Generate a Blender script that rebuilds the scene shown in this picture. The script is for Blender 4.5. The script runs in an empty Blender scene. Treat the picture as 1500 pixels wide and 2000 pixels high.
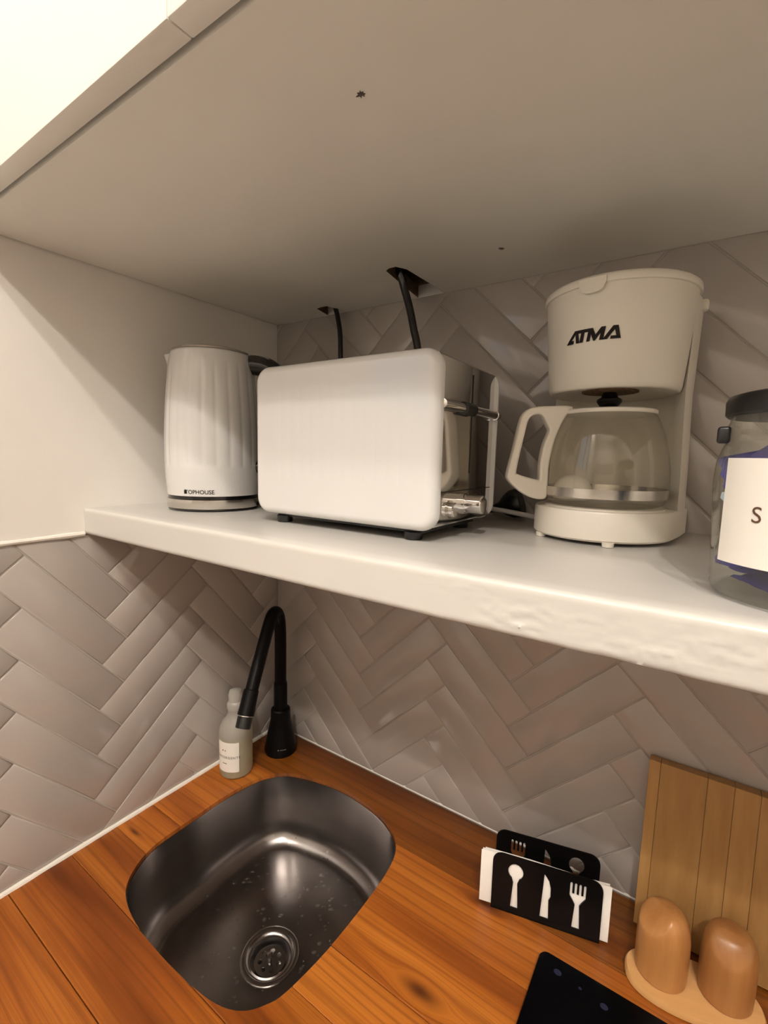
import bpy, bmesh, math, random
from math import sin, cos, pi, radians, sqrt, atan2
from mathutils import Vector, Matrix, noise
from mathutils.bvhtree import BVHTree

scn = bpy.context.scene
COL = scn.collection
random.seed(7)
# world units are metres; z = 0 is the countertop surface, the wall corner behind the sink is x = y = 0

# ------------------------------------------------------------------ camera
cam_data = bpy.data.cameras.new('camera')
cam = bpy.data.objects.new('camera', cam_data)
COL.objects.link(cam)
RIGHT = Vector((0.82644062, 0.56250114, 0.02425639))
UP = Vector((-0.08667306, 0.08453706, 0.99264357))
FWD = Vector((-0.55631257, 0.82246335, -0.11861855))
m = Matrix((RIGHT, UP, -FWD)).transposed().to_4x4()
m.translation = Vector((0.7153, -0.66545, 0.58747))
cam.matrix_world = m
cam_data.sensor_fit = 'HORIZONTAL'
cam_data.sensor_width = 36.0
cam_data.lens = 911.02 / 1500 * 36.0
cam_data.clip_start = 0.01
scn.camera = cam

# ------------------------------------------------------------------ world, lights, exposure
world = bpy.data.worlds.new('world')
scn.world = world
world.use_nodes = True
bg = world.node_tree.nodes['Background']
bg.inputs[0].default_value = (0.62, 0.78, 1.0, 1)
bg.inputs[1].default_value = 1.7


def lamp(name, loc, power, radius, colour):
    d = bpy.data.lights.new(name, 'POINT')
    d.energy = power
    d.shadow_soft_size = radius
    d.color = colour
    o = bpy.data.objects.new(name, d)
    o.location = loc
    COL.objects.link(o)
    return o


WARM = (1.0, 0.925, 0.845)
lamp('ceiling_bulb', (1.12, -1.69, 1.96), 66, 0.025, WARM)
lamp('ceiling_bulb', (0.22, -1.78, 1.96), 22, 0.03, WARM)
lamp('ceiling_bulb', (1.32, -1.38, 1.96), 52, 0.03, WARM)

vs = scn.view_settings
vs.view_transform = 'Standard'
vs.look = 'None'
vs.gamma = 1.0
vs.use_curve_mapping = False
vs.exposure = -0.18


# ------------------------------------------------------------------ node helpers
def new_mat(name):
    mt = bpy.data.materials.new(name)
    mt.use_nodes = True
    nt = mt.node_tree
    return mt, nt, nt.nodes['Principled BSDF']


def math_node(nt, op, a, b=None, c=None):
    n = nt.nodes.new('ShaderNodeMath')
    n.operation = op
    for i, v in enumerate((a, b, c)):
        if v is None:
            continue
        if isinstance(v, (int, float)):
            n.inputs[i].default_value = v
        else:
            nt.links.new(v, n.inputs[i])
    return n.outputs[0]


def noise_node(nt, vec, scale, detail=2.0, rough=0.5):
    n = nt.nodes.new('ShaderNodeTexNoise')
    n.inputs['Scale'].default_value = scale
    n.inputs['Detail'].default_value = detail
    n.inputs['Roughness'].default_value = rough
    if vec is not None:
        nt.links.new(vec, n.inputs['Vector'])
    return n.outputs[0]


def position(nt):
    return nt.nodes.new('ShaderNodeNewGeometry').outputs['Position']


def obj_coord(nt):
    return nt.nodes.new('ShaderNodeTexCoord').outputs['Object']


def scaled(nt, vec, s):
    n = nt.nodes.new('ShaderNodeVectorMath')
    n.operation = 'MULTIPLY'
    nt.links.new(vec, n.inputs[0])
    n.inputs[1].default_value = s
    return n.outputs[0]


def ramp(nt, fac, stops):
    n = nt.nodes.new('ShaderNodeValToRGB')
    e = n.color_ramp.elements
    while len(e) < len(stops):
        e.new(0.5)
    for el, (p, c) in zip(e, stops):
        el.position = p
        el.color = (*c, 1)
    nt.links.new(fac, n.inputs[0])
    return n.outputs[0]


def mix(nt, fac, a, b, mode='MIX'):
    n = nt.nodes.new('ShaderNodeMix')
    n.data_type = 'RGBA'
    n.blend_type = mode
    for sock, v in ((n.inputs[0], fac), (n.inputs[6], a), (n.inputs[7], b)):
        if isinstance(v, (int, float)):
            sock.default_value = v
        elif isinstance(v, tuple):
            sock.default_value = (*v, 1)
        else:
            nt.links.new(v, sock)
    return n.outputs[2]


def bump(nt, bsdf, height, strength, dist=0.002):
    n = nt.nodes.new('ShaderNodeBump')
    n.inputs['Strength'].default_value = strength
    n.inputs['Distance'].default_value = dist
    nt.links.new(height, n.inputs['Height'])
    nt.links.new(n.outputs[0], bsdf.inputs['Normal'])


def simple(name, col, rough=0.5, metal=0.0, spec=0.5, var=0.04, vscale=9, bmp=0.0, bscale=120, coat=0.0):
    mt, nt, b = new_mat(name)
    p = obj_coord(nt)
    f = noise_node(nt, p, vscale, 4)
    lo = tuple(max(0, c * (1 - var)) for c in col)
    hi = tuple(min(1, c * (1 + var)) for c in col)
    nt.links.new(ramp(nt, f, [(0.3, lo), (0.7, hi)]), b.inputs['Base Color'])
    b.inputs['Roughness'].default_value = rough
    b.inputs['Metallic'].default_value = metal
    b.inputs['Specular IOR Level'].default_value = spec
    b.inputs['Coat Weight'].default_value = coat
    b.inputs['Coat Roughness'].default_value = 0.06
    if bmp:
        bump(nt, b, noise_node(nt, p, bscale, 4), bmp, 0.001)
    return mt


# ------------------------------------------------------------------ materials
M = {}
M['plaster'] = simple('painted_plaster', (0.80, 0.765, 0.715), 0.55, bmp=0.12, bscale=60, vscale=4)
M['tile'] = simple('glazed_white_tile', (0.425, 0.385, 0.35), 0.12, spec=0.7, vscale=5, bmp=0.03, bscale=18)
M['room_paint'] = simple('room_paint', (0.46, 0.42, 0.37), 0.7, vscale=2)
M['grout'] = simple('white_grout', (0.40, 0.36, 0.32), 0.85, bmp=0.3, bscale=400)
M['caulk'] = simple('white_caulk', (0.80, 0.76, 0.69), 0.4, vscale=30, bmp=0.2, bscale=90)
M['cabinet'] = simple('cabinet_laminate', (0.82, 0.785, 0.72), 0.42, vscale=3)
M['chipboard'] = simple('raw_chipboard', (0.16, 0.09, 0.045), 0.9, var=0.5, vscale=300)
M['dirt'] = simple('dark_plug', (0.10, 0.08, 0.06), 0.8, var=0.3, vscale=200)
M['enamel'] = simple('white_enamel', (0.64, 0.63, 0.615), 0.14, spec=0.55, coat=0.4, var=0.01)
M['cream'] = simple('cream_plastic', (0.74, 0.69, 0.60), 0.38, var=0.02)
M['chrome'] = simple('polished_chrome', (0.72, 0.70, 0.68), 0.06, metal=1.0, var=0.02)
M['dark_chrome'] = simple('dark_mirror_steel', (0.45, 0.42, 0.38), 0.07, metal=1.0, var=0.03)
M['black'] = simple('black_plastic', (0.006, 0.0055, 0.0055), 0.35, var=0.1)
M['black_gloss'] = simple('gloss_black_plastic', (0.008, 0.007, 0.007), 0.12, var=0.1)
M['matt_black'] = simple('matt_black_metal', (0.0035, 0.003, 0.003), 0.36, var=0.1, spec=0.14)
M['print'] = simple('black_print', (0.012, 0.008, 0.007), 0.6, spec=0.2)
M['brown_print'] = simple('brown_print', (0.09, 0.04, 0.022), 0.7)
M['grey_print'] = simple('grey_print', (0.17, 0.145, 0.12), 0.7)
M['paper'] = simple('label_paper', (0.80, 0.76, 0.69), 0.7, var=0.02)
M['napkin'] = simple('napkin_tissue', (0.80, 0.76, 0.71), 0.9, var=0.03, bmp=0.3, bscale=500)
M['white_cord'] = simple('white_cord', (0.66, 0.64, 0.62), 0.4)
M['pale_sachet'] = simple('pale_blue_sachet', (0.45, 0.55, 0.62), 0.35, var=0.2, vscale=60)
M['purple'] = simple('purple_sachet', (0.045, 0.040, 0.27), 0.25, var=0.4, vscale=50)
M['screw'] = simple('screw_steel', (0.2, 0.19, 0.17), 0.4, metal=0.8)
M['glass_ceramic'] = simple('black_glass_ceramic', (0.0015, 0.0015, 0.002), 0.16, spec=0.08, var=0.1)
M['blue_mark'] = simple('blue_grey_mark', (0.008, 0.010, 0.035), 0.5)
M['floor'] = simple('grey_floor', (0.24, 0.20, 0.16), 0.5, vscale=2)


def painted_shelf():
    mt, nt, b = new_mat('thick_white_shelf_paint')
    p = position(nt)
    f = noise_node(nt, p, 6, 3)
    nt.links.new(ramp(nt, f, [(0.3, (0.54, 0.52, 0.485)), (0.7, (0.575, 0.555, 0.52))]), b.inputs['Base Color'])
    b.inputs['Roughness'].default_value = 0.27
    bump(nt, b, noise_node(nt, scaled(nt, p, (18, 60, 60)), 1.0, 3), 0.12, 0.001)
    return mt


M['shelf'] = painted_shelf()


def steel():
    mt, nt, b = new_mat('brushed_stainless_steel')
    p = position(nt)
    f = noise_node(nt, p, 18, 5)
    nt.links.new(ramp(nt, f, [(0.3, (0.24, 0.222, 0.215)), (0.75, (0.33, 0.31, 0.30))]), b.inputs['Base Color'])
    b.inputs['Metallic'].default_value = 1.0
    r = ramp(nt, noise_node(nt, p, 35, 3), [(0.2, (0.22,) * 3), (0.8, (0.27,) * 3)])
    nt.links.new(r, b.inputs['Roughness'])
    bump(nt, b, noise_node(nt, p, 14, 2), 0.05, 0.004)
    return mt


M['steel'] = steel()


def sleeve_steel():
    return simple('bright_brushed_steel', (0.60, 0.57, 0.53), 0.2, metal=1.0, var=0.05, vscale=40)


M['bright_steel'] = sleeve_steel()
M['drain_steel'] = simple('drain_steel', (0.36, 0.34, 0.33), 0.22, metal=1.0, var=0.08, vscale=60)


def pine(name, tone=1.0, knots=()):
    """varnished orange pine, grain along x, knots at given world positions"""
    mt, nt, b = new_mat(name)
    sep = nt.nodes.new('ShaderNodeSeparateXYZ')
    nt.links.new(position(nt), sep.inputs[0])
    x, y = sep.outputs[0], sep.outputs[1]
    rnd = nt.nodes.new('ShaderNodeObjectInfo').outputs['Random']
    bend = None
    dark = None
    for kx, ky, a, bb, k in knots:
        dx = math_node(nt, 'SUBTRACT', x, kx)
        dy = math_node(nt, 'SUBTRACT', y, ky)
        r2 = math_node(nt, 'ADD', math_node(nt, 'POWER', math_node(nt, 'ABSOLUTE', math_node(nt, 'DIVIDE', dx, a)), 2.0),
                       math_node(nt, 'POWER', math_node(nt, 'ABSOLUTE', math_node(nt, 'DIVIDE', dy, bb)), 2.0))
        w = math_node(nt, 'MULTIPLY', math_node(nt, 'DIVIDE', dy, math_node(nt, 'MAXIMUM', r2, 1.0)), -k)
        s = math_node(nt, 'EXPONENT', math_node(nt, 'MULTIPLY', r2, -2.2))
        bend = w if bend is None else math_node(nt, 'ADD', bend, w)
        dark = s if dark is None else math_node(nt, 'MAXIMUM', dark, s)
    yy = y if bend is None else math_node(nt, 'ADD', y, bend)
    comb = nt.nodes.new('ShaderNodeCombineXYZ')
    nt.links.new(math_node(nt, 'MULTIPLY_ADD', rnd, 9.0, math_node(nt, 'MULTIPLY', x, 1.5)), comb.inputs[0])
    nt.links.new(math_node(nt, 'MULTIPLY', yy, 17.0), comb.inputs[1])
    nt.links.new(rnd, comb.inputs[2])
    v = comb.outputs[0]
    broad = noise_node(nt, v, 1.0, 3, 0.55)
    wob = noise_node(nt, v, 0.6, 2)
    # growth rings: thin dark lines
    ring = math_node(nt, 'SINE', math_node(nt, 'ADD', math_node(nt, 'MULTIPLY', yy, 430.0), math_node(nt, 'MULTIPLY', wob, 46.0)))
    ring = math_node(nt, 'POWER', math_node(nt, 'MULTIPLY_ADD', ring, 0.5, 0.5), 7.0)
    fine = noise_node(nt, scaled(nt, v, (2.5, 38, 1)), 1.0, 5, 0.65)
    t = tone
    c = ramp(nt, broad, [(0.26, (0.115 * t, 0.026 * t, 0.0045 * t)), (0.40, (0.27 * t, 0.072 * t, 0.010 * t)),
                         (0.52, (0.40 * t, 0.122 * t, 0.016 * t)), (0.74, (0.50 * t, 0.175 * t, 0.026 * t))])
    c = mix(nt, math_node(nt, 'MULTIPLY', ring, 0.42), c, (0.12 * t, 0.026 * t, 0.004 * t))
    c = mix(nt, math_node(nt, 'MULTIPLY', ramp(nt, fine, [(0.42, (0, 0, 0)), (0.68, (1, 1, 1))]), 0.5), c, (0.17 * t, 0.042 * t, 0.006 * t))
    tint = ramp(nt, rnd, [(0.0, (0.78, 0.74, 0.70)), (1.0, (1.08, 1.08, 1.08))])
    c = mix(nt, 1.0, c, tint, 'MULTIPLY')
    if dark is not None:
        c = mix(nt, math_node(nt, 'MULTIPLY', dark, 0.92), c, (0.045, 0.010, 0.004))
    nt.links.new(c, b.inputs['Base Color'])
    b.inputs['Roughness'].default_value = 0.33
    b.inputs['Specular IOR Level'].default_value = 0.4
    bump(nt, b, math_node(nt, 'ADD', ring, fine), 0.06, 0.0006)
    return mt


KN = ((0.507, -0.263, 0.032, 0.0125, 1.0), (0.528, -0.1235, 0.030, 0.0095, 1.0), (0.036, -0.330, 0.020, 0.004, 0.8))
M['pine'] = pine('varnished_pine', 1.0, KN)
M['dark_shaded_pine'] = pine('dark_shaded_varnished_pine', 0.50, ())  # rear plank: darker brown wood, with some shelf shadow put into the tone


def pale_wood(name, light, dark_c, axis, rough=0.5, sc=1.0):
    mt, nt, b = new_mat(name)
    rnd = nt.nodes.new('ShaderNodeObjectInfo').outputs['Random']
    s = [70 * sc, 70 * sc, 70 * sc]
    s[axis] = 5 * sc
    v = nt.nodes.new('ShaderNodeVectorMath')
    v.operation = 'ADD'
    nt.links.new(scaled(nt, obj_coord(nt), tuple(s)), v.inputs[0])
    cx = nt.nodes.new('ShaderNodeCombineXYZ')
    nt.links.new(math_node(nt, 'MULTIPLY', rnd, 31.0), cx.inputs[0])
    nt.links.new(math_node(nt, 'MULTIPLY', rnd, 17.0), cx.inputs[1])
    nt.links.new(cx.outputs[0], v.inputs[1])
    f = noise_node(nt, v.outputs[0], 1.0, 4, 0.6)
    c = ramp(nt, f, [(0.3, dark_c), (0.7, light)])
    c = mix(nt, 1.0, c, ramp(nt, rnd, [(0, (0.86, 0.84, 0.80)), (1, (1.08, 1.08, 1.06))]), 'MULTIPLY')
    nt.links.new(c, b.inputs['Base Color'])
    b.inputs['Roughness'].default_value = rough
    return mt


M['board'] = pale_wood('pale_board_wood', (0.50, 0.29, 0.105), (0.38, 0.20, 0.065), 2, 0.5)
M['shaker'] = pale_wood('honey_wood', (0.46, 0.22, 0.075), (0.34, 0.14, 0.042), 2, 0.33, 0.8)
M['tray'] = pale_wood('light_tray_wood', (0.62, 0.36, 0.15), (0.52, 0.28, 0.105), 0, 0.45, 0.6)


def thin_glass(name, tint, edge=0.5, dirt=0.03):
    """clear vessel wall: see-through with a fresnel sheen"""
    mt, nt, b = new_mat(name)
    nt.nodes.remove(b)
    out = nt.nodes['Material Output']
    tr = nt.nodes.new('ShaderNodeBsdfTransparent')
    gl = nt.nodes.new('ShaderNodeBsdfGlossy')
    gl.inputs['Roughness'].default_value = 0.03
    gl.inputs['Color'].default_value = (1, 1, 1, 1)
    geo = nt.nodes.new('ShaderNodeNewGeometry')
    dot = nt.nodes.new('ShaderNodeVectorMath')
    dot.operation = 'DOT_PRODUCT'
    nt.links.new(geo.outputs['Normal'], dot.inputs[0])
    nt.links.new(geo.outputs['Incoming'], dot.inputs[1])
    graze = math_node(nt, 'SUBTRACT', 1.0, math_node(nt, 'ABSOLUTE', dot.outputs['Value']))
    p = math_node(nt, 'POWER', graze, 3.5)
    nt.links.new(mix(nt, p, tint, tuple(c * (1 - edge) for c in tint)), tr.inputs['Color'])
    fr = math_node(nt, 'MULTIPLY_ADD', math_node(nt, 'POWER', graze, 5.0), 0.75, 0.055)
    mx = nt.nodes.new('ShaderNodeMixShader')
    nt.links.new(fr, mx.inputs[0])
    nt.links.new(tr.outputs[0], mx.inputs[1])
    nt.links.new(gl.outputs[0], mx.inputs[2])
    df = nt.nodes.new('ShaderNodeBsdfDiffuse')
    df.inputs['Color'].default_value = (0.7, 0.68, 0.62, 1)
    mx2 = nt.nodes.new('ShaderNodeMixShader')
    nt.links.new(math_node(nt, 'MULTIPLY', noise_node(nt, obj_coord(nt), 30, 4), dirt), mx2.inputs[0])
    nt.links.new(mx.outputs[0], mx2.inputs[1])
    nt.links.new(df.outputs[0], mx2.inputs[2])
    nt.links.new(mx2.outputs[0], out.inputs[0])
    return mt


M['glass'] = thin_glass('clear_carafe_glass', (0.95, 0.94, 0.90), 0.4, 0.06)
M['jar_glass'] = thin_glass('clear_jar_glass', (0.96, 0.97, 0.94), 0.5, 0.05)
M['pane'] = thin_glass('window_pane_glass', (0.97, 0.98, 0.98), 0.1, 0.02)
M['water'] = thin_glass('water_drop', (1, 1, 1), 0.45, 0.0)


def soap_bottle():
    mt, nt, b = new_mat('translucent_soap_bottle')
    sep = nt.nodes.new('ShaderNodeSeparateXYZ')
    nt.links.new(obj_coord(nt), sep.inputs[0])
    nt.links.new(ramp(nt, math_node(nt, 'MULTIPLY', sep.outputs[2], 10.0), [(0.66, (0.58, 0.52, 0.36)), (0.80, (0.64, 0.61, 0.55))]), b.inputs['Base Color'])
    b.inputs['Roughness'].default_value = 0.28
    b.inputs['Transmission Weight'].default_value = 0.55
    b.inputs['IOR'].default_value = 1.33
    return mt


M['soap'] = soap_bottle()
M['clear_cap'] = simple('frosted_cap', (0.70, 0.67, 0.60), 0.3)
M['clear_cap'].node_tree.nodes['Principled BSDF'].inputs['Transmission Weight'].default_value = 0.5


# ------------------------------------------------------------------ mesh helpers
class MB:
    def __init__(self):
        self.v, self.f = [], []

    def loft(self, loops, cap0=True, cap1=True, closed=True):
        n = len(loops[0])
        base = len(self.v)
        for lp in loops:
            self.v += [tuple(p) for p in lp]
        for i in range(len(loops) - 1):
            for j in range(n if closed else n - 1):
                a, b = base + i * n + j, base + i * n + (j + 1) % n
                self.f.append((a, b, b + n, a + n))
        if cap0:
            self.f.append(tuple(base + j for j in reversed(range(n))))
        if cap1:
            self.f.append(tuple(base + (len(loops) - 1) * n + j for j in range(n)))
        return self

    def lathe(self, prof, c=(0, 0), seg=64, fn=None, cap0=True, cap1=True):
        loops = []
        for r, z in prof:
            lp = []
            for k in range(seg):
                a = 2 * pi * k / seg
                rr = fn(r, z, a) if fn else r
                lp.append((c[0] + rr * cos(a), c[1] + rr * sin(a), z))
            loops.append(lp)
        return self.loft(loops, cap0, cap1)

    def tube(self, pts, rad, seg=14, flat=1.0, cap=True):
        pts = [Vector(p) for p in pts]
        if not hasattr(rad, '__len__'):
            rad = [rad] * len(pts)
        loops = []
        up = Vector((0, 0, 1))
        prev = None
        for i, p in enumerate(pts):
            t = (pts[min(i + 1, len(pts) - 1)] - pts[max(i - 1, 0)]).normalized()
            if prev is None:
                side = t.cross(up)
                if side.length < 0.05:
                    side = t.cross(Vector((1, 0, 0)))
            else:
                side = prev - t * prev.dot(t)
            side.normalize()
            prev = side
            nrm = side.cross(t)
            loops.append([p + side * rad[i] * cos(2 * pi * k / seg) + nrm * rad[i] * (flat[i] if hasattr(flat, '__len__') else flat) * sin(2 * pi * k / seg) for k in range(seg)])
        return self.loft(loops, cap, cap)

    def box(self, x0, x1, y0, y1, z0, z1):
        lp = lambda z: [(x0, y0, z), (x1, y0, z), (x1, y1, z), (x0, y1, z)]
        return self.loft([lp(z0), lp(z1)])

    def mesh(self, name, smooth=True):
        me = bpy.data.meshes.new(name)
        me.from_pydata(self.v, [], self.f)
        bm = bmesh.new()
        bm.from_mesh(me)
        bmesh.ops.recalc_face_normals(bm, faces=bm.faces)
        bm.to_mesh(me)
        bm.free()
        if smooth:
            smooth_mesh(me)
        return me


def smooth_mesh(me, ang=38):
    bm = bmesh.new()
    bm.from_mesh(me)
    for f in bm.faces:
        f.smooth = True
    for e in bm.edges:
        e.smooth = not (len(e.link_faces) == 2 and e.calc_face_angle(0) > radians(ang))
    bm.to_mesh(me)
    bm.free()


def link(name, me, mat=None, parent=None, loc=None):
    o = bpy.data.objects.new(name, me)
    COL.objects.link(o)
    if mat is not None and me is not None and not me.materials:
        me.materials.append(M[mat] if isinstance(mat, str) else mat)
    if parent:
        o.parent = parent
        # parts are modelled in world space, so undo the place of their thing
        off = parent.matrix_basis.copy()
        pp = parent.parent
        while pp:
            off = pp.matrix_basis @ off
            pp = pp.parent
        o.matrix_basis = off.inverted()
    if loc:
        o.location = loc
    return o


def build(name, mb, mat, parent=None, smooth=True, ang=38):
    me = mb.mesh(name, False)
    if smooth:
        smooth_mesh(me, ang)
    return link(name, me, mat, parent)


def thing(name, label, cat, loc=(0, 0, 0), group=None, rotz=0):
    o = bpy.data.objects.new(name, None)
    o.empty_display_size = 0.03
    o.location = loc
    o.rotation_euler = (0, 0, rotz)
    COL.objects.link(o)
    tag(o, label, cat, group)
    return o


def tag(o, label=None, cat=None, group=None, kind=None):
    if label: o['label'] = label
    if cat: o['category'] = cat
    if group: o['group'] = group
    if kind: o['kind'] = kind
    return o


def rbox_bm(x0, x1, y0, y1, z0, z1, r, seg=3):
    bm = bmesh.new()
    bmesh.ops.create_cube(bm, size=1)
    bmesh.ops.scale(bm, vec=(x1 - x0, y1 - y0, z1 - z0), verts=bm.verts)
    bmesh.ops.translate(bm, vec=((x0 + x1) / 2, (y0 + y1) / 2, (z0 + z1) / 2), verts=bm.verts)
    if r > 0:
        bmesh.ops.bevel(bm, geom=bm.edges[:], offset=r, segments=seg, profile=0.5, affect='EDGES')
    return bm


def rbox(name, dims, r, mat, parent=None, seg=3):
    bm = rbox_bm(*dims, r, seg)
    me = bpy.data.meshes.new(name)
    bm.to_mesh(me)
    bm.free()
    smooth_mesh(me)
    return link(name, me, mat, parent)


def rrect(w, h, r, n=6):
    """rounded rectangle outline centred on 0, counter-clockwise"""
    pts = []
    for cx, cy, a0 in ((w / 2 - r, h / 2 - r, 0), (-w / 2 + r, h / 2 - r, 90), (-w / 2 + r, -h / 2 + r, 180), (w / 2 - r, -h / 2 + r, 270)):
        for k in range(n + 1):
            a = radians(a0 + 90 * k / n)
            pts.append((cx + r * cos(a), cy + r * sin(a)))
    return pts


def curve_fill(name, polys, thick, bevel=0.0):
    """flat shape with holes -> extruded mesh in the xy plane (made from a 2D curve)"""
    cu = bpy.data.curves.new(name, 'CURVE')
    cu.dimensions = '2D'
    cu.fill_mode = 'BOTH'
    cu.extrude = max(thick / 2 - bevel, 0)
    cu.bevel_depth = bevel
    cu.bevel_resolution = 2
    for poly in polys:
        s = cu.splines.new('POLY')
        s.points.add(len(poly) - 1)
        for p, q in zip(s.points, poly):
            p.co = (q[0], q[1], 0, 1)
        s.use_cyclic_u = True
    return to_mesh(cu, name)


def to_mesh(data, name):
    tmp = bpy.data.objects.new('tmp', data)
    COL.objects.link(tmp)
    dg = bpy.context.evaluated_depsgraph_get()
    me = bpy.data.meshes.new_from_object(tmp.evaluated_get(dg))
    me.name = name
    bpy.data.objects.remove(tmp)
    return me


def text_mesh(body, size, extrude=0.0, bold=0.0, spacing=1.0, align='CENTER'):
    cu = bpy.data.curves.new('lettering', 'FONT')
    cu.body = body
    cu.size = size
    cu.extrude = extrude
    cu.offset = bold
    cu.space_character = spacing
    cu.align_x = align
    cu.resolution_u = 4
    return to_mesh(cu, 'lettering')


def wrap(me, centre, rad_fn, az, z0, lift=0.0004, sub=True):
    """bend a flat text mesh round a vertical axis; u -> angle, v -> height"""
    bm = bmesh.new()
    bm.from_mesh(me)
    if sub:
        bmesh.ops.triangulate(bm, faces=bm.faces)
        bmesh.ops.subdivide_edges(bm, edges=[e for e in bm.edges if e.calc_length() > 0.004], cuts=2)
    for v in bm.verts:
        z = z0 + v.co.y
        r = rad_fn(z) + lift + v.co.z
        a = az + v.co.x / rad_fn(z)
        v.co = Vector((centre[0] + r * cos(a), centre[1] + r * sin(a), z))
    bm.to_mesh(me)
    bm.free()
    return me


def interp(tab):
    def f(z):
        if z <= tab[0][0]: return tab[0][1]
        for (z0, r0), (z1, r1) in zip(tab, tab[1:]):
            if z <= z1:
                return r0 + (r1 - r0) * (z - z0) / (z1 - z0)
        return tab[-1][1]
    return f


def bez(pts, n=8):
    """Catmull-Rom through points"""
    P = [Vector(p) for p in pts]
    out = []
    for i in range(len(P) - 1):
        p0, p1, p2, p3 = P[max(i - 1, 0)], P[i], P[i + 1], P[min(i + 2, len(P) - 1)]
        for k in range(n):
            t = k / n
            out.append(0.5 * ((2 * p1) + (p2 - p0) * t + (2 * p0 - 5 * p1 + 4 * p2 - p3) * t * t + (3 * p1 - p0 - 3 * p2 + p3) * t ** 3))
    out.append(P[-1])
    return out


def closed_smooth(pts, n=4):
    P = [Vector((*p, 0)) for p in pts]
    N = len(P)
    out = []
    for i in range(N):
        p0, p1, p2, p3 = P[i - 1], P[i], P[(i + 1) % N], P[(i + 2) % N]
        for k in range(n):
            t = k / n
            q = 0.5 * ((2 * p1) + (p2 - p0) * t + (2 * p0 - 5 * p1 + 4 * p2 - p3) * t * t + (3 * p1 - p0 - 3 * p2 + p3) * t ** 3)
            out.append((q.x, q.y))
    return out


# ------------------------------------------------------------------ the setting
ZS = 0.5048          # shelf top
ZSB = 0.4679         # shelf underside
SY = -0.363          # shelf front
H2 = 0.837           # cabinet underside
FLOOR, CEIL = -0.90, 2.12
RX, RY = 2.6, -2.9   # right wall, wall behind the viewer
ZT = 0.4685          # top of the tiles on the left wall
WY0, WY1, WZ0, WZ1 = -1.72, -0.86, 0.72, 1.55   # window in the left wall


def struct(name, mb, mat, smooth=False):
    o = build(name, mb, mat, None, smooth)
    return tag(o, kind='structure')


struct('floor', MB().box(-0.1, RX + 0.1, RY - 0.1, 0.1, FLOOR - 0.05, FLOOR), 'floor')
struct('ceiling', MB().box(-0.1, RX + 0.1, RY - 0.1, 0.1, CEIL, CEIL + 0.05), 'plaster')
struct('wall_right', MB().box(RX, RX + 0.1, RY, 0, FLOOR, CEIL), 'room_paint')
struct('wall_front', MB().box(-0.1, RX + 0.1, RY - 0.1, RY, FLOOR, CEIL), 'room_paint')
TILE_END = 1.2
mb = MB().box(-0.1, RX + 0.1, 0.0014, 0.1, FLOOR, CEIL)
wall_back = struct('wall_back', mb, 'grout')
p = build('plaster_layer', MB().box(TILE_END, RX, -0.001, 0.0014, FLOOR, CEIL), 'plaster', wall_back, False)
p = build('plaster_layer', MB().box(0, TILE_END, -0.001, 0.0014, H2, CEIL), 'plaster', wall_back, False)

mb = MB()
mb.box(-0.1, -0.0014, RY, WY0, FLOOR, CEIL)
mb.box(-0.1, -0.0014, WY1, 0.004, FLOOR, CEIL)
mb.box(-0.1, -0.0014, WY0, WY1, FLOOR, WZ0)
mb.box(-0.1, -0.0014, WY0, WY1, WZ1, CEIL)
wall_left = struct('wall_left', mb, 'grout')
LT = -0.62           # tiles stop where the counter stops
mb = MB()
mb.box(-0.0014, 0.0015, RY, WY0, FLOOR, CEIL)
mb.box(-0.0014, 0.0015, WY1, LT, FLOOR, CEIL)
mb.box(-0.0014, 0.0015, LT, 0, ZT, CEIL)
mb.box(-0.0014, 0.0015, WY0, WY1, FLOOR, WZ0)
mb.box(-0.0014, 0.0015, WY0, WY1, WZ1, CEIL)
build('plaster_layer', mb, 'plaster', wall_left, False)

win = MB()
for (a, b, c, d) in ((WY0, WY1, WZ0, WZ0 + 0.05), (WY0, WY1, WZ1 - 0.05, WZ1), (WY0, WY0 + 0.05, WZ0, WZ1), (WY1 - 0.05, WY1, WZ0, WZ1),
                     ((WY0 + WY1) / 2 - 0.02, (WY0 + WY1) / 2 + 0.02, WZ0, WZ1)):
    win.box(-0.08, -0.03, a, b, c, d)
window = struct('window_1', win, 'enamel')
build('pane', MB().box(-0.058, -0.054, WY0 + 0.03, WY1 - 0.03, WZ0 + 0.03, WZ1 - 0.03), 'pane', window, False)


def clip(poly, x0, x1, y0, y1):
    for axis, lim, sgn in ((0, x0, 1), (0, x1, -1), (1, y0, 1), (1, y1, -1)):
        out = []
        for i in range(len(poly)):
            a, b = poly[i - 1], poly[i]
            ia, ib = (a[axis] - lim) * sgn >= 0, (b[axis] - lim) * sgn >= 0
            if ia != ib:
                t = (lim - a[axis]) / (b[axis] - a[axis])
                out.append((a[0] + (b[0] - a[0]) * t, a[1] + (b[1] - a[1]) * t))
            if ib:
                out.append(b)
        poly = out
        if len(poly) < 3:
            return []
    cl = []
    for q in poly:
        if not cl or (abs(q[0] - cl[-1][0]) + abs(q[1] - cl[-1][1])) > 1e-5:
            cl.append(q)
    if len(cl) > 2 and abs(cl[0][0] - cl[-1][0]) + abs(cl[0][1] - cl[-1][1]) < 1e-5:
        cl.pop()
    return cl


def poly_area(p):
    return 0.5 * sum(p[i - 1][0] * p[i][1] - p[i][0] * p[i - 1][1] for i in range(len(p)))


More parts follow.
